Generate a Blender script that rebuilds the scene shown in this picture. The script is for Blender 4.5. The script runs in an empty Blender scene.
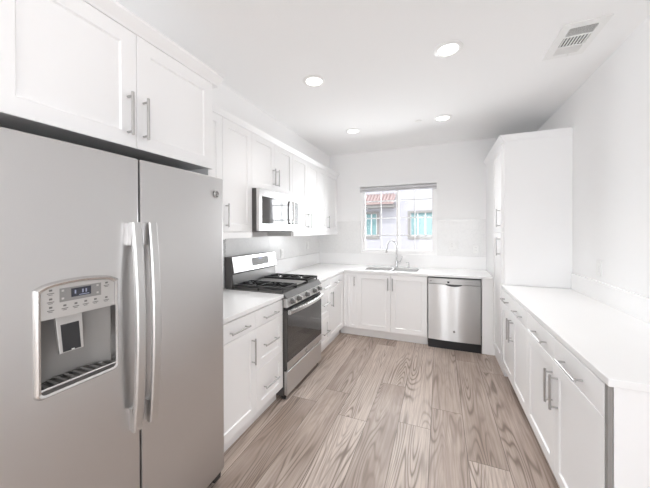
import bpy, bmesh, math, random
from mathutils import Vector, Matrix
random.seed(7)
S = bpy.context.scene
C = S.collection
PI = math.pi

# ------------------------------------------------------------------ camera, world, lights, exposure
YAW, PITCH, ROLL = math.radians(22.0344), math.radians(-0.2185), math.radians(0.226)
EYE = Vector((0, 0, 1.4561)); F_PX, CY = 282.7253, 231.974
fw = Vector((-math.sin(YAW)*math.cos(PITCH), math.cos(YAW)*math.cos(PITCH), math.sin(PITCH)))
up = Vector((math.sin(YAW)*math.sin(PITCH), -math.cos(YAW)*math.sin(PITCH), math.cos(PITCH)))
rt = Vector((math.cos(YAW), math.sin(YAW), 0))
r2 = rt*math.cos(ROLL) - up*math.sin(ROLL); u2 = rt*math.sin(ROLL) + up*math.cos(ROLL)
cam = bpy.data.cameras.new('camera'); co = bpy.data.objects.new('camera', cam); C.objects.link(co)
M = Matrix.Identity(4)
for i in range(3):
    M[i][0] = r2[i]; M[i][1] = u2[i]; M[i][2] = -fw[i]; M[i][3] = EYE[i]
co.matrix_world = M
cam.sensor_fit = 'HORIZONTAL'; cam.sensor_width = 36.0; cam.lens = F_PX/650*36
cam.shift_y = (CY-244)/650; cam.clip_start = 0.02
S.camera = co

S.view_settings.view_transform = 'Standard'; S.view_settings.look = 'None'
S.view_settings.gamma = 1; S.view_settings.use_curve_mapping = False
S.view_settings.exposure = 0.57
S.cycles.max_bounces = 18; S.cycles.diffuse_bounces = 12; S.cycles.glossy_bounces = 6
S.cycles.transparent_max_bounces = 12; S.cycles.caustics_reflective = False

W = bpy.data.worlds.new('sky'); S.world = W; W.use_nodes = True
bg = W.node_tree.nodes['Background']; bg.inputs[0].default_value = (0.86, 0.93, 1.0, 1); bg.inputs[1].default_value = 1.4

XWL = -1.89
def lamp(name, kind, loc, energy, color=(1, 1, 1), **k):
    l = bpy.data.lights.new(name, kind); l.energy = energy; l.color = color
    for a, v in k.items():
        if a != 'aim': setattr(l, a, v)
    o = bpy.data.objects.new(name, l); C.objects.link(o); o.location = loc
    if 'aim' in k: o.rotation_euler = Vector(k['aim']).to_track_quat('-Z', 'Y').to_euler()
    return o
lamp('sun', 'SUN', (0, 0, 20), 1.0, (1, .97, .92), angle=.02, aim=(0.35, 0.8, -0.85))
# daylight lamps at rear openings and sink window; side and left are added fill
for px_, pw_ in ((-.55, .62), (.80, .44)):
    lamp('patio_daylight', 'AREA', (px_, -4.93, 1.12), 30*pw_, (.93, .965, 1), shape='RECTANGLE', size=pw_, size_y=2.05, aim=(0, 1, 0))
lamp('side_fill', 'AREA', (4.43, -2.2, 1.2), 135, (.93, .965, 1), shape='RECTANGLE', size=3.4, size_y=2.0, aim=(-1, 0, .3))  # fill lamp at an opening added out of view
lamp('left_fill', 'AREA', (XWL-.05, -2.4, 1.15), 12, (.93, .965, 1), shape='RECTANGLE', size=2.6, size_y=2.0, aim=(1, 0, .3))  # fill lamp added to brighten the right-hand cabinet fronts
lamp('sink_window_daylight', 'AREA', (-0.6, 4.56, 1.6), 23, (.95, .98, 1), shape='RECTANGLE', size=1.05, size_y=0.9, aim=(0, -1, -0.1))

# ------------------------------------------------------------------ materials
def mat(name, col, rough=.5, metal=0.0, spec=.5, coat=0, emit=None, estr=0):
    m = bpy.data.materials.new(name); m.use_nodes = True
    b = m.node_tree.nodes['Principled BSDF']
    b.inputs['Base Color'].default_value = (*col, 1); b.inputs['Roughness'].default_value = rough
    b.inputs['Metallic'].default_value = metal; b.inputs['Specular IOR Level'].default_value = spec
    b.inputs['Coat Weight'].default_value = coat
    if emit: b.inputs['Emission Color'].default_value = (*emit, 1); b.inputs['Emission Strength'].default_value = estr
    return m
def nd(m, t, **k):
    n = m.node_tree.nodes.new(t)
    for a, v in k.items(): setattr(n, a, v)
    return n
def lk(m, a, b): m.node_tree.links.new(a, b)
def bump(m, scale=(60, 60, 60), strength=.05, detail=3, dist=.002, nscale=1.0):
    tc = nd(m, 'ShaderNodeTexCoord'); mp = nd(m, 'ShaderNodeMapping'); mp.inputs['Scale'].default_value = scale
    nz = nd(m, 'ShaderNodeTexNoise'); nz.inputs['Scale'].default_value = nscale; nz.inputs['Detail'].default_value = detail
    bp = nd(m, 'ShaderNodeBump'); bp.inputs['Strength'].default_value = strength; bp.inputs['Distance'].default_value = dist
    lk(m, tc.outputs['Object'], mp.inputs[0]); lk(m, mp.outputs[0], nz.inputs['Vector'])
    lk(m, nz.outputs['Fac'], bp.inputs['Height']); lk(m, bp.outputs[0], m.node_tree.nodes['Principled BSDF'].inputs['Normal'])
    return nz, mp
MT = {}
MT['white'] = mat('cabinet_white_paint', (.905, .905, .908), .38)
MT['wall'] = mat('wall_paint', (.90, .90, .90), .9, spec=.2); bump(MT['wall'], (90,)*3, .06)
MT['ceil'] = mat('ceiling_paint', (.92, .92, .92), .92, spec=.2); bump(MT['ceil'], (70,)*3, .06)
MT['trim'] = mat('trim_white', (.87, .87, .865), .45)
MT['quartz'] = mat('white_quartz', (.90, .90, .90), .22)
MT['steel'] = mat('brushed_steel', (.66, .655, .65), .34, 1.0); 
nz, mp = bump(MT['steel'], (2, 2, 260), .03, 2, .001)
MT['fsteel'] = mat('satin_steel', (.64, .63, .625), .36, 1.0)
bump(MT['fsteel'], (3, 3, 160), .04, 3, .001)
MT['dwsteel'] = mat('polished_steel', (.60, .595, .59), .30, 1.0)
_b = MT['dwsteel'].node_tree.nodes['Principled BSDF']; _b.inputs['Anisotropic'].default_value = 1.0; _b.inputs['Anisotropic Rotation'].default_value = .25
_t = nd(MT['dwsteel'], 'ShaderNodeTangent', direction_type='RADIAL', axis='Z'); lk(MT['dwsteel'], _t.outputs[0], _b.inputs['Tangent'])
bump(MT['dwsteel'], (5.0, 5.0, .9), .35, 1, .008)
MT['steel_lt'] = mat('light_steel', (.72, .715, .71), .26, 1.0)
MT['nickel'] = mat('brushed_nickel', (.50, .49, .485), .3, 1.0)
MT['chrome'] = mat('chrome', (.62, .62, .63), .12, 1.0)
MT['dgrey'] = mat('dark_grey_enamel', (.085, .08, .078), .4)
MT['cook'] = mat('dark_steel_cooktop', (.14, .138, .135), .6, 0, spec=.2)
MT['knob'] = mat('dark_knob_steel', (.2, .197, .193), .3, .85)
MT['griddle'] = mat('cast_grey_griddle', (.27, .265, .26), .6, spec=.2)
MT['mid'] = mat('mid_steel', (.42, .415, .41), .3, 1.0)
MT['grey'] = mat('grey_plastic', (.24, .235, .23), .4)
MT['lgrey'] = mat('pale_grey_plastic', (.52, .505, .49), .35, .3)
MT['mgrey'] = mat('recess_grey', (.30, .29, .28), .6, .2)
MT['black'] = mat('black_iron', (.014, .014, .015), .42)
MT['blackp'] = mat('black_plastic', (.02, .02, .022), .3)
MT['glass_dark'] = mat('dark_oven_glass', (.045, .043, .042), .06, spec=.9)
MT['screen'] = mat('dark_screen', (.03, .032, .045), .1)
MT['marks'] = mat('printed_marks', (.16, .155, .15), .5)
MT['digit'] = mat('lit_digits', (.1, .1, .13), .3, emit=(.45, .5, .7), estr=.35)
MT['plate'] = mat('white_plate', (.86, .86, .85), .35)
MT['slot'] = mat('slot_grey', (.33, .33, .32), .5)
MT['diff'] = mat('lit_diffuser', (.9, .9, .88), .5, emit=(1, .97, .92), estr=3.0)
MT['shade'] = mat('roller_shade_fabric', (.60, .60, .62), .8)
MT['vinyl'] = mat('white_vinyl', (.93, .93, .93), .35)
MT['stucco'] = mat('lavender_stucco', (.57, .55, .585), .95, spec=.1); bump(MT['stucco'], (40,)*3, .3)
MT['teal'] = mat('teal_window_glass', (.26, .43, .44), .3)
MT['tan'] = mat('tan_trim', (.34, .32, .305), .8)
MT['roof'] = mat('terracotta_tile', (.50, .37, .35), .85)
MT['ground'] = mat('pale_paving', (.55, .53, .5), .9)
# thin window glass: mostly clear with a fresnel gloss
g = bpy.data.materials.new('clear_pane'); g.use_nodes = True; nt = g.node_tree; nt.nodes.clear()
o_ = nt.nodes.new('ShaderNodeOutputMaterial'); mx = nt.nodes.new('ShaderNodeMixShader'); tr = nt.nodes.new('ShaderNodeBsdfTransparent')
gl = nt.nodes.new('ShaderNodeBsdfGlossy'); gl.inputs['Roughness'].default_value = .02; fr = nt.nodes.new('ShaderNodeFresnel'); fr.inputs[0].default_value = 1.3
nt.links.new(fr.outputs[0], mx.inputs[0]); nt.links.new(tr.outputs[0], mx.inputs[1]); nt.links.new(gl.outputs[0], mx.inputs[2]); nt.links.new(mx.outputs[0], o_.inputs[0])
MT['pane'] = g

# backsplash tile: faint elongated hexagon-like pattern
def tile_mat():
    m = mat('white_patterned_tile', (.84, .84, .835), .25)
    tc = nd(m, 'ShaderNodeTexCoord'); mp = nd(m, 'ShaderNodeMapping'); mp.inputs['Rotation'].default_value = (PI/2, 0, 0)
    br = nd(m, 'ShaderNodeTexVoronoi', feature='DISTANCE_TO_EDGE'); br.inputs['Scale'].default_value = 17; br.inputs['Randomness'].default_value = .75
    rp = nd(m, 'ShaderNodeValToRGB'); rp.color_ramp.elements[0].position = .02; rp.color_ramp.elements[1].position = .06
    rp.color_ramp.elements[0].color = (.82, .82, .817, 1); rp.color_ramp.elements[1].color = (.85, .85, .845, 1)
    lk(m, tc.outputs['Object'], br.inputs['Vector']); lk(m, br.outputs['Distance'], rp.inputs[0])
    lk(m, rp.outputs[0], m.node_tree.nodes['Principled BSDF'].inputs['Base Color'])
    return m
MT['tile'] = tile_mat()
def mosaic_mat():
    m = mat('grey_mosaic', (.6, .6, .6), .3)
    tc = nd(m, 'ShaderNodeTexCoord'); br = nd(m, 'ShaderNodeTexVoronoi'); br.inputs['Scale'].default_value = 90
    rp = nd(m, 'ShaderNodeValToRGB'); rp.color_ramp.elements[0].color = (.38, .38, .38, 1); rp.color_ramp.elements[1].color = (.75, .75, .74, 1)
    lk(m, tc.outputs['Object'], br.inputs['Vector']); lk(m, br.outputs['Color'], rp.inputs[0])
    lk(m, rp.outputs[0], m.node_tree.nodes['Principled BSDF'].inputs['Base Color']); return m
MT['mosaic'] = mosaic_mat()

def floor_mat():
    m = mat('greige_plank_floor', (.4, .34, .3), .42)
    def mt(op, a, b=None, c=None):
        n = nd(m, 'ShaderNodeMath', operation=op)
        for i, v in enumerate((a, b, c)):
            if v is None: continue
            if isinstance(v, (int, float)): n.inputs[i].default_value = v
            else: lk(m, v, n.inputs[i])
        return n.outputs[0]
    def comb(x, y, z):
        n = nd(m, 'ShaderNodeCombineXYZ')
        for i, v in enumerate((x, y, z)):
            if isinstance(v, (int, float)): n.inputs[i].default_value = v
            else: lk(m, v, n.inputs[i])
        return n.outputs[0]
    def wn(v):
        n = nd(m, 'ShaderNodeTexWhiteNoise', noise_dimensions='3D'); lk(m, v, n.inputs['Vector']); return n.outputs['Value']
    def noise(v, scale, detail=2, rough=.5, dist=0):
        n = nd(m, 'ShaderNodeTexNoise'); lk(m, v, n.inputs['Vector']); n.inputs['Scale'].default_value = scale
        n.inputs['Detail'].default_value = detail; n.inputs['Roughness'].default_value = rough; n.inputs['Distortion'].default_value = dist
        return n.outputs['Fac']
    def ramp(v, *st):
        n = nd(m, 'ShaderNodeValToRGB'); lk(m, v, n.inputs[0]); e = n.color_ramp.elements
        while len(e) < len(st): e.new(.5)
        for q, (p_, c_) in zip(e, st): q.position = p_; q.color = (*c_, 1) if len(c_) == 3 else c_
        return n.outputs[0]
    tc = nd(m, 'ShaderNodeTexCoord'); sp = nd(m, 'ShaderNodeSeparateXYZ'); lk(m, tc.outputs['Object'], sp.inputs[0])
    x, y = sp.outputs[0], sp.outputs[1]
    u = mt('DIVIDE', mt('ADD', x, 10.0*.228 - .164), .228)
    row = mt('FLOOR', u); fu = mt('FRACT', u)
    v = mt('DIVIDE', mt('ADD', mt('ADD', y, 20.0), mt('MULTIPLY', wn(comb(row, 3.3, 1.7)), 1.5)), 1.5)
    col = mt('FLOOR', v); fv = mt('FRACT', v)
    idv = wn(comb(row, col, 5.1)); id2 = wn(comb(row, col, 9.7))
    off = mt('MULTIPLY', idv, 61.0)
    # growth rings: contour lines of stretched noise
    n1 = noise(comb(mt('MULTIPLY', x, 5.6), mt('ADD', mt('MULTIPLY', y, .50), off), off), 1.0, 1.5, .45)
    ring = mt('SINE', mt('MULTIPLY', n1, mt('ADD', 130.0, mt('MULTIPLY', id2, 110.0))))
    ring = mt('POWER', mt('MULTIPLY_ADD', ring, .5, .5), 3.2)
    patch = ramp(noise(comb(mt('MULTIPLY', x, 5.0), mt('ADD', mt('MULTIPLY', y, .9), off), 4.0), 1.0, 1), (.42, (0, 0, 0)), (.60, (1, 1, 1)))
    ring = mt('MULTIPLY', ring, mt('MULTIPLY_ADD', patch, .85, .15))
    fine = noise(comb(mt('MULTIPLY', x, 75.0), mt('ADD', mt('MULTIPLY', y, 2.6), off), off), 1.0, 4, .65)
    cloud = noise(comb(mt('MULTIPLY', x, 6.0), mt('ADD', mt('MULTIPLY', y, 1.6), off), off), 1.0, 3, .55)
    base = ramp(idv, (0, (.31, .24, .20)), (.3, (.50, .415, .36)), (.55, (.60, .515, .46)), (.8, (.50, .415, .36)), (1, (.37, .29, .245)))
    def mixc(f, a, b, bt='MIX'):
        n = nd(m, 'ShaderNodeMix', data_type='RGBA', blend_type=bt)
        if isinstance(f, (int, float)): n.inputs[0].default_value = f
        else: lk(m, f, n.inputs[0])
        for i, q in ((6, a), (7, b)):
            if isinstance(q, tuple): n.inputs[i].default_value = (*q, 1)
            else: lk(m, q, n.inputs[i])
        return n.outputs[2]
    c = mixc(mt('MULTIPLY', ramp(cloud, (.35, (0, 0, 0)), (.7, (1, 1, 1))), .55), base, (.64, .55, .495))
    c = mixc(mt('MULTIPLY', ramp(fine, (.38, (1, 1, 1)), (.60, (0, 0, 0))), .50), c, (.24, .18, .145))
    c = mixc(mt('MULTIPLY', ring, .80), c, (.15, .11, .085))
    # plank seams
    du = mt('MULTIPLY', mt('MINIMUM', fu, mt('SUBTRACT', 1.0, fu)), .228)
    dv = mt('MULTIPLY', mt('MINIMUM', fv, mt('SUBTRACT', 1.0, fv)), 1.5)
    seam = mt('LESS_THAN', mt('MINIMUM', du, dv), .0020)
    c = mixc(mt('MULTIPLY', seam, .85), c, (.12, .09, .075))
    b = m.node_tree.nodes['Principled BSDF']; lk(m, c, b.inputs['Base Color'])
    bp = nd(m, 'ShaderNodeBump'); bp.inputs['Strength'].default_value = .12; bp.inputs['Distance'].default_value = .002
    lk(m, mt('SUBTRACT', fine, mt('ADD', mt('MULTIPLY', ring, .5), seam)), bp.inputs['Height']); lk(m, bp.outputs[0], b.inputs['Normal'])
    return m
MT['floor'] = floor_mat()

# ------------------------------------------------------------------ mesh builder
class MB:
    def __init__(s): s.v = []; s.f = []; s.sm = []
    def add(s, vs, fs, smooth=False):
        n = len(s.v); s.v += [tuple(p) for p in vs]; s.f += [tuple(i+n for i in f) for f in fs]; s.sm += [smooth]*len(fs); return s
    def box(s, x0, y0, z0, x1, y1, z1):
        x0, x1 = sorted((x0, x1)); y0, y1 = sorted((y0, y1)); z0, z1 = sorted((z0, z1))
        return s.add([(x0,y0,z0),(x1,y0,z0),(x1,y1,z0),(x0,y1,z0),(x0,y0,z1),(x1,y0,z1),(x1,y1,z1),(x0,y1,z1)],
              [(0,3,2,1),(4,5,6,7),(0,1,5,4),(1,2,6,5),(2,3,7,6),(3,0,4,7)])
    def tube(s, path, r, seg=10, cap=True):
        P = [Vector(p) for p in path]; R = r if isinstance(r, (list, tuple)) else [r]*len(P); rings = []; N = None
        for i, p in enumerate(P):
            t = ((P[min(i+1, len(P)-1)] - P[i]).normalized() + (P[i] - P[max(i-1, 0)]).normalized()).normalized() if len(P) > 2 else (P[1]-P[0]).normalized()
            if N is None: N = t.orthogonal().normalized()
            else: N = (N - t*N.dot(t)).normalized()
            B = t.cross(N)
            rings.append([p + (N*math.cos(2*PI*k/seg) + B*math.sin(2*PI*k/seg))*R[i] for k in range(seg)])
        vs = [q for rg in rings for q in rg]; fs = []
        for i in range(len(P)-1):
            for k in range(seg):
                a = i*seg+k; b = i*seg+(k+1) % seg; fs.append((a, b, b+seg, a+seg))
        s.add(vs, fs, True)
        if cap: s.add(rings[0], [tuple(range(seg))[::-1]]); s.add(rings[-1], [tuple(range(seg))])
        return s
    def cyl(s, p0, p1, r, seg=16): return s.tube([p0, p1], r, seg)
    def prism(s, poly, d0, d1, axis):      # poly in the two other axes (in xyz order), extruded along axis
        i = 'xyz'.index(axis)
        def P(q, d): l = list(q); l.insert(i, d); return tuple(l)
        n = len(poly); vs = [P(q, d0) for q in poly] + [P(q, d1) for q in poly]
        return s.add(vs, [tuple(range(n))[::-1], tuple(range(n, 2*n))] + [(k, (k+1) % n, n+(k+1) % n, n+k) for k in range(n)])
    def lathe(s, c, prof, axis='z', seg=24):   # prof: (radius, height) pairs
        i = 'xyz'.index(axis); vs = []; fs = []; n = len(prof)
        for k in range(seg):
            a = 2*PI*k/seg
            for r, h in prof:
                l = [r*math.cos(a), r*math.sin(a)]; l.insert(i, h); vs.append(tuple(c[j]+l[j] for j in range(3)))
        for k in range(seg):
            k2 = (k+1) % seg
            for j in range(n-1): fs.append((k*n+j, k2*n+j, k2*n+j+1, k*n+j+1))
        s.add(vs, fs, True)
        for j in (0, n-1):
            if prof[j][0] > 1e-6: s.add([vs[k*n+j] for k in range(seg)], [tuple(range(seg))])
        return s
    def cells(s, us, vs, filled, d0, d1, axis, curve=None):   # union of grid cells, a slab with holes
        i = 'xyz'.index(axis); nu, nv = len(us)-1, len(vs)-1
        def P(a, b, d):
            l = [us[a], vs[b]]; dd = d0 if d == 0 else d1
            if curve and d == 0: dd += curve(us[a])
            l.insert(i, dd); return tuple(l)
        on = lambda a, b: 0 <= a < nu and 0 <= b < nv and filled(a, b)
        for a in range(nu):
            for b in range(nv):
                if not on(a, b): continue
                for d in (0, 1): s.add([P(a,b,d),P(a+1,b,d),P(a+1,b+1,d),P(a,b+1,d)], [(0,1,2,3)], curve is not None and d == 0)
                if not on(a-1, b): s.add([P(a,b,0),P(a,b+1,0),P(a,b+1,1),P(a,b,1)], [(0,1,2,3)])
                if not on(a+1, b): s.add([P(a+1,b,0),P(a+1,b+1,0),P(a+1,b+1,1),P(a+1,b,1)], [(0,1,2,3)])
                if not on(a, b-1): s.add([P(a,b,0),P(a+1,b,0),P(a+1,b,1),P(a,b,1)], [(0,1,2,3)])
                if not on(a, b+1): s.add([P(a,b+1,0),P(a+1,b+1,0),P(a+1,b+1,1),P(a,b+1,1)], [(0,1,2,3)])
        return s
    def shaker(s, x0, z0, x1, z1, fw=.062, t=.02, y=0.0, rec=.009, sl=.005):
        F, B = y-t, y; e = .0015
        rc = lambda i, yy: [(x0+i, yy, z0+i), (x1-i, yy, z0+i), (x1-i, yy, z1-i), (x0+i, yy, z1-i)]
        R = [rc(0, B), rc(0, F+e), rc(e, F), rc(fw, F), rc(fw+sl, F+rec)]
        vs = [q for r in R for q in r]; fs = [(3, 2, 1, 0)]
        for k in range(4):
            for j in range(4): a = k*4+j; b = k*4+(j+1) % 4; fs.append((a, b, b+4, a+4))
        fs.append((16, 17, 18, 19)); return s.add(vs, fs)
    def slab(s, x0, z0, x1, z1, t=.02, y=0.0):
        F, B = y-t, y; e = .002
        rc = lambda i, yy: [(x0+i, yy, z0+i), (x1-i, yy, z0+i), (x1-i, yy, z1-i), (x0+i, yy, z1-i)]
        R = [rc(0, B), rc(0, F+e), rc(e, F)]; vs = [q for r in R for q in r]; fs = [(3, 2, 1, 0)]
        for k in range(2):
            for j in range(4): a = k*4+j; b = k*4+(j+1) % 4; fs.append((a, b, b+4, a+4))
        fs.append((8, 9, 10, 11)); return s.add(vs, fs)
    def pull(s, x, z, L, vert, y=-.02, out=.034):
        yb = y-out; h = L/2; q = h-.016
        if vert:
            s.cyl((x, yb, z-h), (x, yb, z+h), .0062, 12)
            for d in (-q, q): s.cyl((x, y, z+d), (x, yb, z+d), .0048, 8)
        else:
            s.cyl((x-h, yb, z), (x+h, yb, z), .0062, 12)
            for d in (-q, q): s.cyl((x+d, y, z), (x+d, yb, z), .0048, 8)
        return s
    def build(s, name, m, parent=None, bevel=0, weld=True):
        me = bpy.data.meshes.new(name); me.from_pydata(s.v, [], s.f); me.materials.append(MT[m] if isinstance(m, str) else m)
        me.polygons.foreach_set('use_smooth', s.sm)
        bm = bmesh.new(); bm.from_mesh(me)
        if weld: bmesh.ops.remove_doubles(bm, verts=bm.verts, dist=1e-5)
        bmesh.ops.recalc_face_normals(bm, faces=bm.faces)
        for e in bm.edges:
            if len(e.link_faces) == 2 and e.calc_face_angle(0) > .6: e.smooth = False
        bm.to_mesh(me); bm.free()
        o = bpy.data.objects.new(name, me); C.objects.link(o)
        if parent: o.parent = parent
        if bevel:
            b = o.modifiers.new('edge', 'BEVEL'); b.width = bevel; b.segments = 2; b.limit_method = 'ANGLE'; b.angle_limit = math.radians(50)
        return o
def tag(o, label=None, cat=None, group=None, kind=None):
    if label: o['label'] = label
    if cat: o['category'] = cat
    if group: o['group'] = group
    if kind: o['kind'] = kind
    return o
def thing(name, loc, label, cat, rz=0, group=None):
    o = bpy.data.objects.new(name, None); C.objects.link(o); o.location = loc; o.rotation_euler = (0, 0, rz); o.empty_display_size = .1
    return tag(o, label, cat, group)
def struct(name, mb, m): return tag(mb.build(name, m), kind='structure')

# ------------------------------------------------------------------ room shell
XW, XR, YB, ZC = -1.890, 1.137, 4.407, 2.703
XB, XRB = -1.265, 0.596                 # faces of the base cabinet boxes
YBF = YB-.628                           # face of the sink run
YREAR, XFAR = -5.0, 4.5
struct('floor', MB().box(XW-.1, YREAR-.1, -.06, XFAR+.1, YB+.1, 0), 'floor')
struct('ceiling', MB().box(XW-.1, YREAR-.1, ZC, XFAR+.1, YB+.15, ZC+.12), 'ceil')
struct('wall_soffit', MB().box(XW, -.9, 2.398, -1.6925, YB, ZC), 'wall')
w = MB()
w.cells([YREAR, -3.8, -1.0, YB], [0, .1, 2.2, ZC], lambda a, b: not (a == 1 and b == 1), XW-.1, XW, 'x'); struct('wall_left', w, 'wall')  # unseen opening behind the camera, added for the left fill lamp
WX0, WX1, WZ0, WZ1 = -1.168, -.033, 1.098, 2.150
w = MB(); xs = [XW-.1, WX0, WX1, XR+.1]; zs = [0, WZ0, WZ1, ZC]
w.cells(xs, zs, lambda a, b: not (a == 1 and b == 1), YB, YB+.15, 'y'); struct('wall_back', w, 'wall')
struct('wall_right', MB().box(XR, -.6, 0, XR+.1, YB, ZC), 'wall')
# the room behind the camera, with unseen openings cut for the lamps
w = MB(); xs = [XW-.1, -.87, -.23, .57, 1.03, XFAR]; zs = [0, .05, 2.2, ZC]
w.cells(xs, zs, lambda a, b: not (a in (1, 3) and b == 1), YREAR-.1, YREAR, 'y'); struct('wall_rear', w, 'wall')
w = MB(); ys = [YREAR, -3.9, -.5, YB]; zs = [0, .25, 2.35, ZC]
w.cells(ys, zs, lambda a, b: not (a == 1 and b == 1), XFAR, XFAR+.1, 'x'); struct('wall_far', w, 'wall')
struct('baseboard_left', MB().box(XW, -.9, 0, XW+.014, .30, .1), 'trim')

# sink window: vinyl slider with grilles
win = MB(); d0, d1 = YB+.004, YB+.074; fw_ = .035
win.cells([WX0, WX0+fw_, WX1-fw_, WX1], [WZ0, WZ0+fw_, WZ1-fw_, WZ1], lambda a, b: not (a == 1 and b == 1), d0, d1, 'y')
W1 = struct('window_1', win, 'vinyl')
def sash(x0, x1, y0, name):
    m = MB(); z0, z1 = WZ0+fw_, WZ1-fw_; s_ = .032
    m.cells([x0, x0+s_, x1-s_, x1], [z0, z0+s_*.8, z1-s_, z1], lambda a, b: not (a == 1 and b == 1), y0, y0+.028, 'y')
    o = m.build(name, 'vinyl', W1)
    gmb = MB(); xm = (x0+x1)/2; gmb.box(xm-.008, y0+.009, z0+s_*.8, xm+.008, y0+.019, z1-s_)
    for zz in (1.385, 1.652, 1.92): gmb.box(x0+s_, y0+.0095, zz-.008, x1-s_, y0+.0185, zz+.008)
    gmb.build('grille', 'vinyl', o)
    MB().box(x0+s_, y0+.020, z0+s_*.8, x1-s_, y0+.023, z1-s_).build('pane', 'pane', o)
sash(WX0+fw_, -.570, d0+.034, 'sash'); sash(-.612, WX1-fw_, d0+.004, 'sash')
rs = thing('roller_shade', (WX0-.01, YB, 2.062), 'rolled up grey fabric shade mounted across the top of the sink window', 'shade')
MB().cyl((.012, -.030, .048), (1.143, -.030, .048), .026, 20).build('shade_roll', 'shade', rs)
MB().box(.012, -.036, .0, 1.143, -.024, .022).build('hem_bar', 'shade', rs, .002)
MB().box(.012, -.062, .080, 1.143, 0, .102).build('headrail', 'vinyl', rs, .002)
for xx in (0, 1.143): MB().box(xx, -.062, .018, xx+.012, 0, .102).build('bracket', 'vinyl', rs)

# tile and slab backsplashes
bt = MB(); TZ0, TZ1 = 1.097, 1.61
bt.cells([XW, WX0], [TZ0, TZ1], lambda a, b: True, YB-.008, YB, 'y')
tag(bt.build('tile_backsplash', 'tile'), 'faintly patterned white tile between the sink window and the wall cabinets', 'backsplash', 'white tile backsplashes')
tag(MB().cells([WX1, .591], [TZ0, TZ1], lambda a, b: True, YB-.008, YB, 'y').build('tile_backsplash', 'tile'), 'faintly patterned white tile between the sink window and the tall pantry', 'backsplash', 'white tile backsplashes')
tag(MB().box(XW, 2.135, .925, XW+.008, 2.868, 1.395).build('tile_backsplash', 'tile'), 'white tile on the wall right behind the gas range', 'backsplash', 'white tile backsplashes')
tag(MB().box(XW, 2.870, 1.097, XW+.008, YB-.008, 1.395).build('tile_backsplash', 'tile'), 'white tile under the wall cabinets between the gas range and the corner', 'backsplash', 'white tile backsplashes')
tag(MB().box(XW, 2.085, 1.13, XW+.012, 2.133, 1.372).build('mosaic_strip', 'mosaic'), 'narrow grey mosaic strip at the refrigerator end of the range tile', 'tile strip')

# ------------------------------------------------------------------ neighbouring house outside the window
struct('ground_outside', MB().box(-12, YB+.16, -.3, 10, 22, -.12), 'ground')
nh = thing('neighbour_house', (-.8, 9.0, -.12), 'pale lavender stucco house seen outside through the sink window', 'house')
MB().cells([-5.5, -1.42, -1.05, -.03, .85, 5.5], [0, 1.40, 2.11, 3.45], lambda a, b: not (b == 1 and a in (1, 3)), 0, 3, 'y').build('wall', 'stucco', nh)
MB().prism([(-.45, 2.28), (.0, 2.28), (.0, 2.40), (-.45, 2.36)], -5.5, -.46, 'x').build('eave', 'tan', nh)
rf = MB()
rf.prism([(-.50, 2.37), (.0, 2.67), (.0, 2.71), (-.50, 2.41)], -5.5, -.46, 'x')
k = -5.45
while k < -.48:
    rf.tube([(k, -.50, 2.415), (k, .0, 2.715)], .045, 8); k += .10
rf.build('roof', 'roof', nh)
MB().prism([(0, 3.30), (-.07, 3.30), (-.07, 3.45), (0, 3.45)], -.46, 5.5, 'x').build('parapet', 'stucco', nh)
def nwin(x0, x1, z0, z1, nm):
    f = MB().cells([x0-.07, x0, x1, x1+.07], [z0-.09, z0, z1, z1+.07], lambda a, b: not (a == 1 and b == 1), -.03, .05, 'y').build('window', 'tan', nh)
    MB().box(x0, .05, z0, x1, .09, z1).build('pane', 'teal', f)
    mb = MB()
    for q in range(1, nm): xx = x0+(x1-x0)*q/nm; mb.box(xx-.02, .02, z0, xx+.02, .05, z1)
    mb.box(x0, .02, z0, x0+.03, .05, z1).box(x1-.03, .02, z0, x1, .05, z1).box(x0, .02, z0+.03, x1, .05, z0)
    mb.build('mullion', 'vinyl', f)
nwin(-1.42, -1.05, 1.40, 2.11, 2); nwin(-.03, .85, 1.40, 2.11, 4)

# ------------------------------------------------------------------ cabinets
def cabinet(name, label, group, loc, rz, Wd, D, z0, z1, fronts, toe=0, panel=None, extra=None):
    """origin at the front lower corner of the box; fronts face local -Y"""
    t = thing(name, loc, label, 'cabinet', rz, group)
    b = MB()
    if toe: b.prism([(.05, 0), (D, 0), (D, z1), (0, z1), (0, toe), (.05, toe)], 0, Wd, 'x')
    else: b.box(0, 0, z0, Wd, D, z1)
    if extra: extra(b)
    b.build('body', 'white', t)
    for fr in fronts:
        kind, x0, a, x1, c = fr[:5]; g = .0015; h = fr[5] if len(fr) > 5 else None
        m = MB()
        if kind == 'slab': m.slab(x0+g, a+g, x1-g, c-g)
        else: m.shaker(x0+g, a+g, x1-g, c-g, fw=fr[6] if len(fr) > 6 else .062)
        nm = 'drawer' if kind in ('slab', 'drawer') else ('filler_panel' if kind == 'panel' else 'door')
        o = m.build(nm, 'white', t)
        if h: MB().pull(h[0], h[1], h[2] if len(h) > 2 else .185, kind == 'door').build('handle', 'nickel', o)
    return t
BG, WG = 'white base cabinets', 'white wall cabinets'
R90 = PI/2
ZB, ZD, ZT = .118, .745, .872          # door bottom, drawer bottom, drawer top
BH = .884
def ycab(y): return (XB, y, 0)
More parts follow.
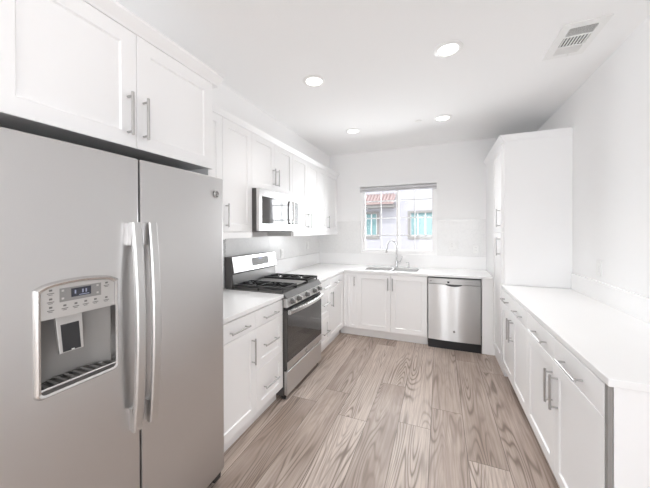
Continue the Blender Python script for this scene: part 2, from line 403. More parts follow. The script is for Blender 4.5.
# run along the refrigerator / range wall
cabinet('base_cabinet', 'white base cabinet beside the refrigerator with one drawer over one door', BG, ycab(1.325), R90, .400, .622, 0, BH,
        [('slab', 0, ZD, .400, ZT, (.200, .80)), ('door', 0, ZB, .400, ZD, (.348, .598))], toe=.105)
cabinet('base_cabinet', 'white three drawer base cabinet touching the refrigerator side of the gas range', BG, ycab(1.725), R90, .380, .622, 0, BH,
        [('slab', 0, ZD, .380, ZT, (.175, .80)), ('drawer', 0, .432, .380, ZD, (.175, .59)), ('drawer', 0, ZB, .380, .432, (.175, .268))], toe=.105)
cabinet('base_cabinet', 'narrow white three drawer base cabinet between the gas range and the corner', BG, ycab(2.870), R90, .345, .622, 0, BH,
        [('slab', 0, ZD, .345, ZT, (.19, .80)), ('drawer', 0, .432, .345, ZD, (.19, .60)), ('drawer', 0, ZB, .345, .432, (.19, .268))], toe=.105)
cabinet('base_cabinet', 'white corner base cabinet with one drawer and one door facing the range side', BG, ycab(3.215), R90, .564, .622, 0, BH,
        [('slab', 0, ZD, .545, ZT, (.26, .80)), ('door', 0, ZB, .545, ZD, (.05, .615))], toe=.105)
# run under the sink window
cabinet('base_cabinet', 'very narrow white base cabinet door in the corner beside the sink doors', BG, (-1.315, YBF, 0), 0, .262, .62, 0, BH,
        [('panel', .072, ZB, .125, ZT, None, .02), ('door', .125, ZB, .262, ZT, (.232, .765, .13), .045)], toe=.105)
def notch(b): pass
sk = thing('sink_cabinet', (-1.053, YBF, 0), 'white two door sink cabinet under the window sink', 'cabinet', 0, BG)
sb = MB().box(0, 0, .105, .018, .62, BH).box(.892, 0, .105, .91, .62, BH).box(.018, 0, .105, .892, .62, .123).box(.018, 0, .80, .892, .018, BH).box(0, .05, 0, .91, .07, .105).box(.018, .605, .123, .892, .62, BH).box(.447, 0, .123, .463, .02, .80)
sb.build('body', 'white', sk)
for x0, x1, hx in ((0, .454, .425), (.454, .908, .485)):
    o = MB().shaker(x0+.0015, ZB, x1-.0015, ZT).build('door', 'white', sk)
    MB().pull(hx, .752, .165, True).build('handle', 'nickel', o)
# panel beyond the dishwasher
tag(MB().box(.462, YBF-.003, 0, XRB-.001, YBF+.03, BH).build('end_panel', 'white', bevel=.001), 'plain white filler panel between the dishwasher and the tall pantry', 'panel')

# right-hand run; local +X runs towards the camera
YP, YE = 3.2765, 1.3374
cabinet('base_cabinet', 'white two drawer two door base cabinet right beside the tall pantry', BG, (XRB, YP-.002, 0), -R90, .868, .540, 0, BH,
        [('slab', 0, ZD, .434, ZT, (.215, .80)), ('slab', .434, ZD, .868, ZT, (.665, .80)),
         ('door', 0, ZB, .434, ZD, (.398, .595)), ('door', .434, ZB, .868, ZD, (.472, .595))], toe=.105)
cabinet('base_cabinet', 'white two drawer two door base cabinet at the free end of the long counter', BG, (XRB, 2.405, 0), -R90, 1.020, .540, 0, BH,
        [('slab', 0, ZD, .515, ZT, (.30, .80, .22)), ('slab', .515, ZD, 1.03-.012, ZT, (.755, .80, .22)),
         ('door', 0, ZB, .515, ZD, (.492, .595)), ('door', .515, ZB, 1.03-.012, ZD, (.568, .595))], toe=.105)
MB().box(1.0205, -.0175, .0, 1.040, -.0025, BH-.001).build('groove_shade', 'mgrey', bpy.data.objects['base_cabinet.006'])  # grey strip, shade of the groove by the end panel put into its colour
tag(MB().box(XRB-.001, 1.362, 0, XR, 1.380, BH).build('end_panel', 'white'), 'white end panel closing the free end of the long counter', 'panel')

# tall pantry
pt = thing('pantry_cabinet', (XRB, YP+.51, 0), 'tall white pantry cabinet standing on the floor between both counters', 'cabinet', -R90)
PW = .51
pb = MB().prism([(0, 0), (.546-.006, 0), (.546-.006, 2.335), (0, 2.335), (0, .105)], 0, PW, 'x')
pb.build('body', 'white', pt)
for z0, z1, hz in ((.118, 1.432, 1.29), (1.440, 2.318, 1.58)):
    o = MB().shaker(.012, z0, PW-.028, z1).build('door', 'white', pt)
    MB().pull(PW-.075, hz, .185, True).build('handle', 'nickel', o)
MB().box(PW, .004, .916, PW+.012, .540, 2.335).build('side_panel', 'white', pt)
MB().prism([(-.004, 2.335), (-.040, 2.397), (.540, 2.397), (.540, 2.335)], 0, PW+.022, 'x').build('crown_molding', 'white', pt)
# filler above the back counter beside the pantry
ff = tag(MB().prism([(XRB-.004, .916), (XRB+.02, .916), (XRB+.02, 2.397), (XRB-.040, 2.397), (XRB-.004, 2.335)], YP+.512, YB, 'y').build('filler_panel', 'white'), 'white upright filler panel standing on the sink counter beside the pantry', 'panel')

# wall cabinets along the range wall
XU = -1.551-.0; UD = abs(XW-XU)-.002-.02
UB, UT = 1.45, 2.343
XUB = XU-.02                            # box face behind the doors
def ucab(y): return (XUB, y, 0)
UDp = XUB-XW
cabinet('wall_cabinet', 'white single door wall cabinet half hidden behind the refrigerator cabinet', WG, ucab(1.327), R90, .404, UDp, UB, UT,
        [('door', 0, UB, .404, UT, (.05, 1.58))])
cabinet('wall_cabinet', 'white tall single door wall cabinet on the refrigerator side of the microwave', WG, ucab(1.731), R90, .369, UDp, UB, UT,
        [('door', 0, UB, .369, UT, (.03, 1.58))])
cabinet('wall_cabinet', 'short white two door wall cabinet above the microwave', WG, ucab(2.100), R90, .750, UDp, 1.845, UT,
        [('door', 0, 1.845, .375, UT, (.34, 1.995, .17), .055), ('door', .375, 1.845, .750, UT, (.41, 1.995, .17), .055)])
cabinet('wall_cabinet', 'white two door wall cabinet on the window side of the microwave', WG, ucab(2.850), R90, .770, UDp, UB, UT,
        [('door', 0, UB, .40, UT, (.365, 1.585)), ('door', .40, UB, .770, UT, (.437, 1.585))],
        extra=lambda b: b.box(0, 0, 1.397, .018, UDp, UB))
cabinet('wall_cabinet', 'white corner wall cabinet meeting the window wall', WG, ucab(3.620), R90, YB-3.620, UDp, UB, UT,
        [('panel', 0, UB, .262, UT), ('door', .262, UB, .745, UT, (.31, 1.585))])
for y0, y1, lb in ((1.327, 2.098, 'white strip of rail under the wall cabinets beside the refrigerator'), (2.87, YB, 'white strip of rail under the wall cabinets beside the window')):
    tag(MB().box(XU-.02, y0, 1.397, XU, y1, UB-.002).build('light_rail', 'white', bevel=.001), lb, 'rail', 'light rails under the wall cabinets')
tag(MB().prism([(XU-.02, UT), (XU+.004, UT), (XU+.03, 2.382), (XU+.03, 2.396), (-1.690, 2.396), (-1.690, UT)], 1.385, YB, 'y').build('crown_molding', 'white'),
    'long white crown molding along the tops of the range wall cabinets', 'molding', 'crown moldings')

# refrigerator cabinet
XFC = -1.26
fc = thing('refrigerator_cabinet', (XFC-.02, .405, 0), 'deep white two door cabinet above the refrigerator', 'cabinet', R90, WG)
FD = abs(XW-(XFC-.02))-.002; FW = .920
MB().box(0, 0, 1.835, FW, FD, 2.342).build('body', 'white', fc)
for yy, lb in ((.368, 'white upright panel hidden on the far side of the refrigerator'), (1.307, 'thin white upright panel between the refrigerator and the base cabinets')):
    tag(MB().box(XW+.001, yy, 0, XFC-.02, yy+.0165, 1.835).build('side_panel', 'white'), lb, 'panel', 'refrigerator side panels')
for x0, x1, hx in ((0, .459, .419), (.459, FW, .489)):
    o = MB().shaker(x0+.0015, 1.829, x1-.0015, 2.340, fw=.064).build('door', 'white', fc)
    MB().pull(hx, 1.968, .185, True).build('handle', 'nickel', o)
MB().prism([(0, 2.342), (-.024, 2.342), (-.030, 2.350), (-.062, 2.383), (-.062, 2.396), (FD-.2, 2.396), (FD-.2, 2.342)], -.03, FW+.045, 'x').build('crown_molding', 'white', fc)

# ------------------------------------------------------------------ counters
def slabmesh(xs, ys, filled, name, label, bev=.003):
    o = MB().cells(xs, ys, filled, BH, .914, 'z').build(name, 'quartz', bevel=bev)
    return tag(o, label, 'counter', 'white quartz countertops')
XCF = -1.235
slabmesh([XW, XCF], [1.325, 2.105], lambda a, b: True, 'countertop', 'short white countertop between the refrigerator and the gas range')
slabmesh([XW, XCF, -.985, -.622, -.602, -.268, .574, .5915], [2.870, YBF-.026, YBF+.012, 3.862, 4.195, YB],
         lambda a, b: (a == 0 or b > 0) and not (b == 3 and a in (2, 4)) and not (a == 6 and b < 2), 'countertop', 'white corner countertop with the sink set in it below the window')
tag(MB().cells([XRB-.027, XR], [YE, YP-.014], lambda a, b: True, BH, .914, 'z').build('countertop', 'quartz', bevel=.004), 'long white countertop along the bare wall ending at the tall pantry', 'counter', 'white quartz countertops')
SG = 'white slab backsplashes'
tag(MB().box(XW, 2.872, .9145, XW+.02, YB-.02, 1.095).build('slab_backsplash', 'quartz'), 'low white slab backsplash on the wall between range and corner', 'backsplash', SG)
tag(MB().box(XW, YB-.02, .9145, .591, YB, 1.095).build('slab_backsplash', 'quartz'), 'low white slab backsplash behind the sink and faucet', 'backsplash', SG)
tag(MB().box(XW, 1.327, .9145, XW+.02, 2.08, 1.095).build('slab_backsplash', 'quartz'), 'low white slab backsplash beside the refrigerator, mostly hidden', 'backsplash', SG)
tag(MB().box(XR-.014, YE+.005, .9145, XR, YP-.014, 1.058).build('slab_backsplash', 'quartz'), 'low white slab backsplash along the long counter by the bare wall', 'backsplash', SG)

# ------------------------------------------------------------------ sink, faucet, soap dispenser
sn = thing('kitchen_sink', (-.627, 4.03, .884), 'stainless steel double bowl sink sunk into the counter below the window', 'sink')
def bowl(x0, x1, y0, y1):
    m = MB(); d = .19; r = .02
    m.add([(x0,y0,0),(x1,y0,0),(x1,y1,0),(x0,y1,0),(x0+r,y0+r,-d),(x1-r,y0+r,-d),(x1-r,y1-r,-d),(x0+r,y1-r,-d)],
          [(4,5,6,7),(0,1,5,4),(1,2,6,5),(2,3,7,6),(3,0,4,7)])
    o = m.build('bowl', 'steel', sn)
    MB().lathe(((x0+x1)/2, (y0+y1)/2, -d+.001), [(.0, .003), (.035, .003), (.045, .0)], 'z', 20).build('drain', 'dgrey', o)
bowl(-.358, .005, -.168, .165); bowl(.025, .359, -.168, .165)
fa = thing('faucet', (-.59, 4.275, .9145), 'tall gooseneck pull down kitchen faucet with spout swung aside over the sink', 'faucet')
MB().lathe((0, 0, 0), [(.026, 0), (.026, .006), (.021, .012), (.019, .06), (.0165, .10), (.014, .10)], 'z', 20).build('base', 'chrome', fa)
path = [(0, 0, .09), (0, 0, .28)]; dx, dy = -.135/.168, -.10/.168
for q in range(1, 13):
    a = PI*q/12*.97; rr = .075; path.append((dx*rr*(1-math.cos(a)), dy*rr*(1-math.cos(a)), .28+.125*math.sin(a)*.92))
path.append((dx*.158, dy*.158, .255))
MB().tube(path, .0115, 12).build('spout', 'chrome', fa)
MB().tube([(dx*.156, dy*.156, .268), (dx*.166, dy*.166, .215)], [.0135, .0165], 14).build('spray_head', 'nickel', fa)
lv = MB().tube([(.012, 0, .075), (.06, -.01, .085)], .008, 10).tube([(.056, -.01, .078), (.085, -.018, .165)], [.0075, .0055], 10); lv.build('lever', 'chrome', fa)
sd = thing('soap_dispenser', (-.415, 4.275, .9145), 'short chrome soap dispenser pump beside the faucet', 'soap dispenser')
MB().lathe((0, 0, 0), [(.02, 0), (.02, .008), (.011, .014), (.011, .05), (.008, .055), (.008, .075), (0, .078)], 'z', 16).build('base', 'chrome', sd)
MB().tube([(0, 0, .073), (-.03, -.04, .078), (-.036, -.048, .070)], .006, 8).build('nozzle', 'chrome', sd)

# ------------------------------------------------------------------ refrigerator
def badge(parent, c, r, face='-y', m1='marks', m2='steel_lt'):
    x, y, z = c
    o = MB().lathe((x, y, z), [(0, -.003), (r, -.003), (r, .0)], 'y', 28).build('badge', m1, parent)
    m = MB()
    ring = [(x+r*.9*math.cos(2*PI*k/28), y-.0035, z+r*.9*math.sin(2*PI*k/28)) for k in range(29)]
    m.tube(ring, r*.10, 6, False)
    for s_ in (-1, 1):      # entwined monogram strokes
        m.tube([(x+s_*r*.34+r*.26*math.cos(a), y-.0035, z+r*.34*math.sin(a)) for a in [PI*(.25+1.5*k/12)*(1) + (0 if s_ < 0 else PI*.15) for k in range(13)]], r*.07, 5)
        m.tube([(x+s_*r*.34-r*.2, y-.0035, z), (x+s_*r*.34+r*.24, y-.0035, z+r*.03)], r*.06, 5)
    m.build('emblem', m2, o); return o
FY0 = .388; fr = thing('refrigerator', (-1.16, FY0, 0), 'large stainless steel side by side refrigerator with water dispenser', 'refrigerator', R90)
FWd = .916; SP = .421; ZF0, ZF1 = .075, 1.760
MB().box(.004, .075, .03, FWd-.004, .72, 1.745).build('body', 'dgrey', fr, .004)
def fdoor(x0, x1, hole=None):
    n = 16; xs = [x0+(x1-x0)*k/n for k in range(n+1)]; zs = [ZF0, ZF1]
    if hole:
        hx0, hx1, hz0, hz1 = hole
        xs = sorted(set([q for q in xs if abs(q-hx0) > .006 and abs(q-hx1) > .006] + [hx0, hx1])); zs = [ZF0, hz0, hz1, ZF1]
    rr = .012
    def curve(x):
        t = (2*(x-x0)/(x1-x0)-1); e = min(x-x0, x1-x)
        b = .007*t*t
        return b
    f = (lambda a, b: not (b == 1 and xs[a] >= hole[0]-1e-6 and xs[a+1] <= hole[1]+1e-6)) if hole else (lambda a, b: True)
    return MB().cells(xs, zs, f, 0.0, .068, 'y', curve).build('door', 'fsteel', fr, .006)
HOLE = (.087, .320, .935, 1.270)
dl = fdoor(.0, SP-.0035, HOLE); dr = fdoor(SP+.0035, FWd)
MB().box(SP-.02, .03, .10, SP+.02, .07, 1.74).build('door_gasket', 'blackp', fr)
def fhandle(door, xc):
    m = MB(); n = 20; hw = .0185; z0, z1 = .650, 1.494; sec = []
    for k in range(n+1):
        z = z0+(z1-z0)*k/n; t = 2*k/n-1; out = -.030-.024*(1-t*t)
        sec.append([(xc-hw, out+.016, z), (xc-hw, out+.004, z), (xc-hw+.005, out, z), (xc+hw-.005, out, z), (xc+hw, out+.004, z), (xc+hw, out+.016, z)])
    vs = [p for s_ in sec for p in s_]; fs = []
    for k in range(n):
        for j in range(6): a = k*6+j; b = k*6+(j+1) % 6; fs.append((a, b, b+6, a+6))
    fs += [tuple(range(6)), tuple(range(n*6, n*6+6))]; m.add(vs, fs)
    h = m.build('handle', 'steel', door)
    for z in (z0, z1-.095): MB().box(xc-hw+.002, -.016, z+.002, xc+hw-.002, .006, z+.095-.002).build('bracket', 'fsteel', door)
fhandle(dl, SP-.034); fhandle(dr, SP+.034)
badge(dr, (.855, .001, 1.664), .021, m1='grey')
# dispenser: arched frame, control panel, recess, paddle, tray
hx0, hx1, hz0, hz1 = HOLE
out = []
def arch(x): t = (x-(hx0+hx1)/2)/((hx1-hx0)/2); return 1.277+.014*(1-t*t)
def ringpts(i):
    xs0, xs1 = hx0-.004+i, hx1+.004-i; z0 = hz0-.004+i; P = []; r = max(.018-i*.6, .004)
    for k in range(7): a = PI+PI/2*k/6; P.append((xs0+r+r*math.cos(a), z0+r+r*math.sin(a)))
    for k in range(7): a = 1.5*PI+PI/2*k/6; P.append((xs1-r+r*math.cos(a), z0+r+r*math.sin(a)))
    for k in range(13): x = xs1-(xs1-xs0)*k/12; e = min(k, 12-k); P.append((x, arch(x)+.006-i-(.009 if e == 0 else (.002 if e == 1 else 0))))
    return P
m = MB(); rings = [[(x, y, z) for x, z in ringpts(i)] for i, y in ((-.004, .006), (-.002, -.006), (.004, -.013), (.011, -.010), (.015, .012))]
n = len(rings[0]); vs = [p for r in rings for p in r]
m.add(vs, [(k*n+j, k*n+(j+1) % n, (k+1)*n+(j+1) % n, (k+1)*n+j) for k in range(4) for j in range(n)], True)
m.build('dispenser_frame', 'steel_lt', dl)
m = MB(); d = .062; x0, x1, z0, z1 = hx0+.006, hx1-.006, hz0+.006, 1.180
nb = 10; back = []
for k in range(nb+1):
    t = -1+2*k/nb; back.append((x0+(x1-x0)*k/nb, .012+d*(1-t**4*.8)))
for k in range(nb):
    (xa, ya), (xb, yb) = back[k], back[k+1]
    m.add([(xa, ya, z0), (xb, yb, z0), (xb, yb, z1), (xa, ya, z1)], [(0, 1, 2, 3)], True)
m.add([(x, y, z0) for x, y in back]+[(x1, .0, z0), (x0, .0, z0)], [tuple(range(nb+3))])
m.add([(x, y, z1) for x, y in back]+[(x1, .0, z1), (x0, .0, z1)], [tuple(range(nb+3))])
m.add([(x0, 0, z0), back[0]+(z0,), back[0]+(z1,), (x0, 0, z1)], [(0, 1, 2, 3)]); m.add([(x1, 0, z0), back[-1]+(z0,), back[-1]+(z1,), (x1, 0, z1)], [(0, 1, 2, 3)])
m.build('dispenser_recess', 'mgrey', dl)
cp = MB().add([(x0, -.004, 1.176), (x1, -.004, 1.176)] + [(x1-(x1-x0)*k/12, -.004, arch(x1-(x1-x0)*k/12)-.007) for k in range(13)] + [(x0, .02, 1.176), (x1, .02, 1.176)] + [(x1-(x1-x0)*k/12, .02, arch(x1-(x1-x0)*k/12)-.007) for k in range(13)],
      [tuple(range(15)), tuple(range(15, 30))] + [(k, (k+1) % 15, 15+(k+1) % 15, 15+k) for k in range(15)]).build('control_panel', 'lgrey', dl)
L = lambda y: y-FY0
MB().box(L(.532), -.006, 1.225, L(.654), -.002, 1.270).build('display_bezel', 'grey', dl)
MB().box(L(.563), -.0075, 1.236, L(.621), -.004, 1.265).build('display', 'screen', dl)
m = MB()
for xx in (.572, .594, .604): m.box(L(xx), -.0082, 1.246, L(xx)+.004, -.007, 1.258)
m.box(L(.585), -.0082, 1.239, L(.615), -.007, 1.2415).build('digits', 'digit', dl)
for yy, zz in ((.509, 1.262), (.509, 1.234), (.509, 1.207), (.546, 1.206), (.577, 1.206), (.606, 1.207), (.636, 1.207), (.673, 1.260), (.672, 1.206)):
    x = L(yy); MB().box(x-.004, -.0052, zz+.003, x+.004, -.0036, zz+.009).box(x-.009, -.0052, zz-.005, x+.009, -.0036, zz-.0025).box(x-.006, -.0052, zz-.0095, x+.005, -.0036, zz-.0075).build('button', 'marks', dl)
for yy, zz in ((.540, 1.262), (.540, 1.236), (.642, 1.262), (.642, 1.236)): MB().box(L(yy)-.003, -.0072, zz-.003, L(yy)+.003, -.0055, zz+.003).build('indicator', 'lgrey', dl)
# paddle
def quad(mb, pts, t): mb.add(pts + [(x, y+t, z) for x, y, z in pts], [(0, 1, 2, 3), (7, 6, 5, 4), (0, 4, 5, 1), (1, 5, 6, 2), (2, 6, 7, 3), (3, 7, 4, 0)])
m = MB(); a0, a1 = L(.535), L(.612)
quad(m, [(a0, .030, 1.178), (a1, .030, 1.178), (a1-.004, .012, 1.048), (a0+.004, .012, 1.048)], .012); pd = m.build('paddle', 'lgrey', dl, .002)
m = MB(); quad(m, [(a0+.012, .0255, 1.145), (a1-.012, .0255, 1.145), (a1-.013, .0105, 1.052), (a0+.013, .0105, 1.052)], .004); m.build('paddle_insert', 'blackp', pd)
m = MB(); quad(m, [(a0+.036, .009, 1.056), (a0+.044, .009, 1.056), (a0+.044, .0085, 1.053), (a0+.036, .0085, 1.053)], .002); m.build('light', 'plate', pd)
# drip tray
m = MB(); tz = .957; P = [(x, y-.004) for x, y in back]
m.prism([(x0, -.006), (x1, -.006)] + [(x, y) for x, y in reversed(P)], hz0+.006, tz-.006, 'z').build('drip_tray', 'dgrey', dl)
m = MB()
for k in range(1, 9): xx = x0+(x1-x0)*k/9; yb = .012+d*(1-abs(2*k/9-1)**4*.8)-.006; m.box(xx-.0045, -.002, tz-.006, xx+.0045, yb, tz-.001)
m.build('grille', 'grey', dl)
m = MB(); rp = [(x0+.004, .004, tz), (x0+.004, -.006, tz), (x1-.004, -.006, tz), (x1-.004, .004, tz)] + [(x, y-.003, tz) for x, y in reversed(back)] + [(x0+.004, .004, tz)]
m.tube(rp, .004, 6, False).build('tray_rim', 'steel_lt', dl)
# grille and feet
MB().box(.02, .06, .012, FWd-.02, .09, .068).build('kick_grille', 'blackp', fr, .003)
for xx in (.06, FWd-.05): MB().lathe((xx, .085, 0), [(.024, 0), (.024, .012), (.012, .016), (.012, .035)], 'z', 14).build('foot', 'blackp', fr)
for xx in (.05, FWd-.05): MB().box(xx-.04, .09, ZF1-.004, xx+.04, .16, ZF1+.012).build('hinge_cover', 'grey', fr, .003)
m = MB(); m.prism([(.03, .02), (.03, .066), (.08, .066), (.11, .02)], FWd-.055, FWd-.006, 'x').build('bottom_hinge', 'blackp', fr)

# ------------------------------------------------------------------ gas range
RW = .757; RY = 2.1095
rg = thing('gas_range', (XB, RY, 0), 'stainless steel gas range with black grates between the counters', 'range', R90)
MB().box(.0, -.025, .035, RW, .60, .905).build('body', 'dgrey', rg)
MB().prism([(-.062, .875), (-.028, .922), (.60, .922), (.60, .905), (-.02, .905), (-.02, .875)], -.001, RW+.001, 'x').build('cooktop', 'cook', rg, .002)
kp = MB().prism([(-.06, .800), (-.066, .806), (-.054, .875), (-.02, .875), (-.02, .800)], .0, RW, 'x').build('knob_panel', 'steel', rg, .002)
for q in (.085, .205, .378, .555, .675):
    kb = MB(); yv = -.060
    kb.lathe((q, yv, .840), [(.026, 0), (.026, -.006), (.019, -.010), (.018, -.030), (.016, -.034), (0, -.034)], 'y', 20)
    k_ = kb.build('knob', 'knob', rg)
    MB().box(q-.004, yv-.044, .822, q+.004, yv-.03, .858).build('grip', 'steel_lt', k_, .001)
MB().box(.006, -.046, .775, RW-.006, -.0255, .7995).build('vent_gap', 'blackp', rg)
# oven door with window
od = MB().box(.004, -.056, .262, RW-.004, -.026, .772).build('oven_door', 'dgrey', rg, .003)
MB().box(.006, -.0605, .332, RW-.006, -.0565, .770).build('door_glass', 'glass_dark', od, .001)
MB().box(.004, -.0605, .264, RW-.004, -.0565, .330).build('bottom_trim', 'steel', od, .001)
m = MB(); n = 16; sec = []
for k in range(n+1):
    x = .012+(RW-.024)*k/n; t = 2*k/n-1; o_y = -.088-.030*(1-t*t); sec.append([(x, o_y+.014, .738), (x, o_y, .743), (x, o_y-.001, .774), (x, o_y+.014, .780)])
vs = [p for s_ in sec for p in s_]; m.add(vs, [(k*4+j, k*4+(j+1) % 4, k*4+4+(j+1) % 4, k*4+4+j) for k in range(n) for j in range(4)] + [(0, 1, 2, 3), (n*4, n*4+1, n*4+2, n*4+3)])
m.box(.012, -.082, .740, .045, -.0605, .778).box(RW-.045, -.082, .740, RW-.012, -.0605, .778).build('door_handle', 'steel_lt', od, .002)
badge(od, (RW/2-.012, -.0610, .297), .016)
dw_ = MB().slab(.004, .045, RW-.004, .248, .03, -.026).build('storage_drawer', 'steel', rg, .003)
MB().box(.01, -.04, .2475, RW-.01, -.0255, .2625).build('drawer_gap', 'blackp', rg)
for xx in (.035, RW-.035):
    for yy in (-.005, .55): MB().lathe((xx, yy, 0), [(.022, 0), (.022, .014), (.012, .02), (.012, .036)], 'z', 14).build('foot', 'blackp', rg)
# backguard
bgd = MB().prism([(.525, .9225), (.611, .9225), (.611, 1.212), (.540, 1.212), (.514, 1.062), (.534, 1.047)], .0, RW, 'x').build('backguard', 'dgrey', rg, .002)
MB().prism([(.523, .930), (.5295, .930), (.5375, 1.045), (.529, 1.045)], .02, RW-.012, 'x').build('lower_panel', 'mid', bgd)
m = MB().prism([(.507, 1.062), (.5135, 1.058), (.540, 1.213), (.533, 1.213)], .012, RW-.004, 'x').build('control_face', 'steel_lt', bgd, .003)
def fy(z): return .507+(z-1.062)*(.026/.151)
m = MB(); quad(m, [(.30, fy(1.100)-.002, 1.100), (.60, fy(1.100)-.002, 1.100), (.60, fy(1.183)-.002, 1.183), (.30, fy(1.183)-.002, 1.183)], .004); cpn = m.build('display_panel', 'grey', bgd)
m = MB()
for r in range(4):
    for c_ in range(9):
        if r == 3 and 3 <= c_ <= 5: continue
        x = .318+c_*.0315; z = 1.108+r*.018; m.add([(x, fy(z)-.0032, z), (x+.016, fy(z)-.0032, z), (x+.016, fy(z+.006)-.0032, z+.006), (x, fy(z+.006)-.0032, z+.006)], [(0, 1, 2, 3)])
m.build('keypad', 'marks', cpn)
m = MB(); m.add([(.42, fy(1.160)-.0034, 1.160), (.475, fy(1.160)-.0034, 1.160), (.475, fy(1.178)-.0034, 1.178), (.42, fy(1.178)-.0034, 1.178)], [(0, 1, 2, 3)]); m.build('display', 'digit', cpn)
# burners and grates
for bx, by, r in ((.14, .13, .045), (.14, .38, .038), (.617, .13, .05), (.617, .38, .038)):
    b_ = MB().lathe((bx, by, .9222), [(r+.012, 0), (r+.012, .006), (r, .010), (r, .018), (r-.006, .022), (0, .022)], 'z', 22).build('burner', 'black', rg)
def grate(x0, x1, y0, y1):
    m = MB(); z0, z1 = .944, .964; t = .013
    m.box(x0, y0, z0, x1, y0+t, z1).box(x0, y1-t, z0, x1, y1, z1).box(x0, y0+t, z0, x0+t, y1-t, z1).box(x1-t, y0+t, z0, x1, y1-t, z1)
    ym = (y0+y1)/2; m.box(x0+t, ym-t/2, z0, x1-t, ym+t/2, z1)
    xm = (x0+x1)/2
    for cy in ((y0+ym)/2, (ym+y1)/2):
        m.box(x0+t, cy-.005, z0+.002, xm-.03, cy+.005, z1+.003); m.box(xm+.03, cy-.005, z0+.002, x1-t, cy+.005, z1+.003)
        m.box(xm-.005, cy+.03, z0+.002, xm+.005, cy+(ym-y0)/2-.006, z1+.003); m.box(xm-.005, cy-(ym-y0)/2+.006, z0+.002, xm+.005, cy-.03, z1+.003)
        for sx in (-1, 1):
            for sy in (-1, 1): m.tube([(xm+sx*.028, cy+sy*.028, z1-.004), (xm+sx*.085, cy+sy*.085, z1-.004)], .006, 6)
    for xx in (x0+.006, x1-.006):
        for yy in (y0+.006, ym, y1-.006): m.cyl((xx, yy, .9222), (xx, yy, z0), .007, 8)
    return m.build('grate', 'black', rg)
grate(.012, .262, -.015, .505); grate(.495, .745, -.015, .505)
gp = MB().box(.270, .0, .936, .487, .500, .950); gp.build('griddle_plate', 'griddle', rg, .004)
m = MB().box(.268, -.01, .9222, .279, .505, .936).box(.478, -.01, .9222, .489, .505, .936).build('griddle_support', 'black', rg)

# ------------------------------------------------------------------ microwave
mw = thing('microwave', (-1.48, 2.104, 1.460), 'stainless steel over the range microwave hung under the short wall cabinet', 'microwave', R90)
MWW = .742
MB().box(0, .03, .0, MWW, .40, .382).build('body', 'dgrey', mw, .003)
MB().box(.06, .05, -.012, MWW-.06, .35, .0).build('vent_grille', 'mgrey', mw)
fr_ = MB().cells([0, .045, .575, .60, .738, MWW], [.0, .066, .312, .382], lambda a, b: not (b == 1 and a in (1, 3)), .0, .03, 'y').build('front_frame', 'steel_lt', mw, .003)
MB().box(.0455, .004, .0665, .5745, .022, .3115).build('door_window', 'glass_dark', fr_)
MB().box(.6005, .003, .0665, .7375, .022, .3115).build('control_panel', 'blackp', fr_)
m = MB()
for r in range(6):
    for c_ in range(3): m.box(.618+c_*.036, .0018, .080+r*.030, .642+c_*.036, .0032, .092+r*.030)
m.box(.618, .0018, .275, .715, .0032, .298).build('keypad', 'grey', fr_)
m = MB(); n = 12; P = []
for k in range(n+1): t = 2*k/n-1; P.append((.588, -.024-.007*(1-t*t), .055+.275*k/n))
m.tube(P, .009, 10); m.cyl((.588, .001, .075), (.588, -.022, .075), .007, 8).cyl((.588, .001, .31), (.588, -.022, .31), .007, 8).build('handle', 'steel_lt', fr_)
badge(fr_, (.37, .0005, .348), .013)

# ------------------------------------------------------------------ dishwasher
dw = thing('dishwasher', (-.140, YBF, 0), 'stainless steel dishwasher built in beside the sink cabinet', 'dishwasher')
DWW = .598
MB().box(.002, .02, .04, DWW-.002, .57, .875).build('body', 'blackp', dw)
PX0, PX1, PZ = .205, .395, .800
n = 28; xs = sorted(set([.008+(DWW-.016)*k/n for k in range(n+1)]))
def bow(x): t = 2*(x-.008)/(DWW-.016)-1; return -.016*(1-t*t)
zs = [.108, .22, .34, .46, .58, .70, .793]
dd = MB().cells(xs, zs, lambda a, b: True, -.012, .018, 'y', bow).build('door', 'dwsteel', dw)
cs = MB().cells(xs, [.799, .866], lambda a, b: True, -.012, .018, 'y', bow).build('control_strip', 'mid', dw)
m = MB(); N = 16
ptop = [(PX0+(PX1-PX0)*k/N, .800) for k in range(N+1)]; pbot = [(PX1-(PX1-PX0)*k/N, .796-.024*math.sin(PI*k/N)**.6) for k in range(N+1)]
pl = ptop+pbot; q = [(x, -.014+bow(x), z) for x, z in pl] + [(x, -.008+bow(x), z) for x, z in pl]; nn = len(pl)
m.add(q, [tuple(range(nn)), tuple(range(nn, 2*nn))[::-1]] + [(k, (k+1) % nn, nn+(k+1) % nn, nn+k) for k in range(nn)]).build('pocket_handle', 'blackp', dd)
MB().box(.228, -.030, .812, .252, -.020, .834).build('indicator_window', 'screen', cs)
m = MB()
for k in range(6): m.box(.028+k*.013, -.0165, .826, .037+k*.013, -.0125, .836)
m.build('wordmark', 'marks', cs)
m = MB()
for k in range(7): m.box(.43+k*.018, -.026, .830, .436+k*.018, -.012, .834)
m.build('keypad', 'marks', cs)
badge(dd, (.302, -.0275, .228), .014)
MB().box(.006, -.004, .0, DWW-.006, .03, .10).build('kick_plate', 'blackp', dw)

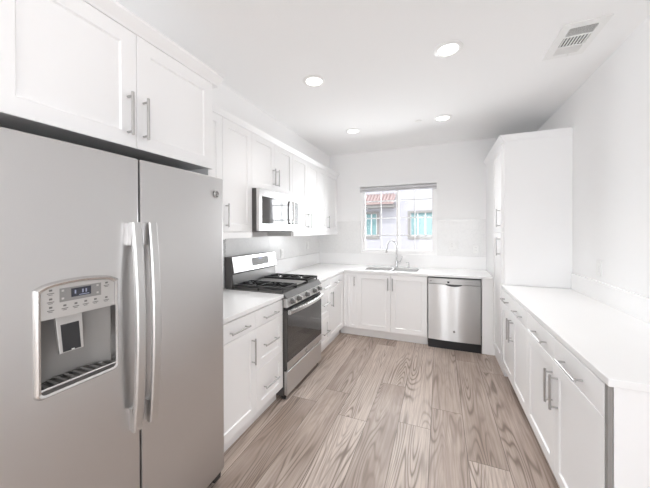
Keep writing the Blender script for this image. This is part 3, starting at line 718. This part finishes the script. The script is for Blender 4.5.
# ------------------------------------------------------------------ outlets and switches
OG = 'white wall plates'
def plate(loc, rz, w_, kinds, label):
    t = thing('wall_plate', loc, label, 'outlet' if 'o' in kinds else 'switch', rz, OG)
    MB().slab(-w_/2, -.058, w_/2, .058, .006).build('plate', 'plate', t)
    nk = len(kinds)
    for i, k in enumerate(kinds):
        x = (i-(nk-1)/2)*.046
        if k == 's': MB().box(x-.016, -.010, -.033, x+.016, -.006, .033).build('rocker', 'plate', t, .002)
        else:
            ob = MB().box(x-.017, -.009, -.034, x+.017, -.006, .034).build('receptacle', 'plate', t, .002)
            m = MB()
            for z in (-.02, .016): m.box(x-.008, -.0095, z, x-.005, -.0088, z+.010).box(x+.005, -.0095, z, x+.008, -.0088, z+.010)
            m.build('slot', 'slot', ob)
plate((.185, YB-.008, 1.245), 0, .116, 'os', 'white double wall plate on the tile just beside the sink window')
plate((.462, YB-.008, 1.195), 0, .072, 'o', 'white single outlet plate on the tile closest to the pantry')
plate((XW+.008, 3.165, 1.165), R90, .072, 'o', 'white outlet plate on the tile just past the range backguard')
plate((XW+.008, 3.93, 1.235), R90, .072, 's', 'white switch plate on the tile near the counter corner')
plate((XR, 2.80, 1.165), -R90, .072, 's', 'white wall plate on the bare wall above the long counter')

# ------------------------------------------------------------------ ceiling fixtures
LG = 'recessed ceiling lights'
for x, y, lb in ((-.964, 2.152, 'round recessed ceiling light nearest the refrigerator cabinet, on the range side'),
                 (.058, 2.128, 'round recessed ceiling light nearest the ceiling vent'),
                 (.038, 3.402, 'round recessed ceiling light beside the small flat sprinkler cover'),
                 (-.998, 3.412, 'round recessed ceiling light nearest the sink corner wall cabinets')):
    t = thing('ceiling_light', (x, y, ZC), lb, 'ceiling light', 0, LG)
    MB().lathe((0, 0, 0), [(.064, -.004), (.070, -.009), (.092, -.004), (.094, 0)], 'z', 36).build('trim_ring', 'plate', t)
    MB().lathe((0, 0, 0), [(0, -.0045), (.066, -.0045), (.066, -.001)], 'z', 36).build('diffuser', 'diff', t)
    l = lamp('can_lamp', 'AREA', (0, 0, -.012), 2.1, (1, .985, .965), shape='DISK', size=.12, spread=1.9, aim=(0, 0, -1)); l.parent = t
t = thing('sprinkler_cover', (-.223, 3.387, ZC), 'small round white sprinkler cover on the ceiling', 'sprinkler')
MB().lathe((0, 0, 0), [(0, -.008), (.034, -.008), (.038, -.004), (.038, -.002)], 'z', 24).build('cover', 'plate', t)
MB().lathe((0, 0, 0), [(.029, -.003), (.029, 0)], 'z', 20).build('shadow_gap', 'slot', t)
vt = thing('ceiling_vent', (.817, 2.332, ZC), 'white rectangular three section air vent in the ceiling', 'vent')
ax0, ax1 = -.066, .075; secs = [(-.140, -.058), (-.042, .060), (.060+.014, .152)]
vf = MB().cells([-.115, ax0, ax1, .118], [-.19, secs[0][0], secs[0][1], secs[1][0], secs[1][1], secs[2][0], secs[2][1], .195],
                lambda a, b: not (a == 1 and b in (1, 3, 5)), -.007, 0, 'z').build('frame', 'plate', vt, .001)
MB().box(ax0, secs[0][0], -.0012, ax1, secs[2][1], -.0006).build('duct_backing', 'dgrey', vt)
def slats(s0, s1, lean, along, n, thick=.0016):
    m = MB()
    for k in range(n):
        if along == 'x':      # slat runs across x
            y = s0+(s1-s0)*(k+.5)/n; dy = lean*(s1-s0)/n*.55
            m.add([(ax0, y-dy, -.0065), (ax1, y-dy, -.0065), (ax1, y+dy, -.0014), (ax0, y+dy, -.0014)], [(0, 1, 2, 3)])
            m.add([(ax0, y-dy+thick, -.0065), (ax1, y-dy+thick, -.0065), (ax1, y+dy+thick, -.0014), (ax0, y+dy+thick, -.0014)], [(0, 1, 2, 3)])
        else:
            x = ax0+(ax1-ax0)*(k+.5)/n; dx_ = lean*(ax1-ax0)/n*.5
            m.add([(x-dx_, s0, -.0065), (x-dx_, s1, -.0065), (x+dx_, s1, -.0014), (x+dx_, s0, -.0014)], [(0, 1, 2, 3)])
            m.add([(x-dx_+thick, s0, -.0065), (x-dx_+thick, s1, -.0065), (x+dx_+thick, s1, -.0014), (x+dx_+thick, s0, -.0014)], [(0, 1, 2, 3)])
    return m.build('louver', 'plate', vt)
slats(*secs[0], .05, 'x', 8, .0006)
m = MB()
for k in range(8): xx = ax0+(ax1-ax0)*(k+.5)/8; m.box(xx-.0040, secs[1][0], -.0062, xx+.0040, secs[1][1], -.002)
m.build('louver', 'plate', vt)
slats(*secs[2], -.45, 'x', 8)
m = MB().tube([(.02, secs[2][1]+.005, -.006), (.02, secs[2][1]+.012, -.022)], .003, 8).build('damper_lever', 'plate', vt)
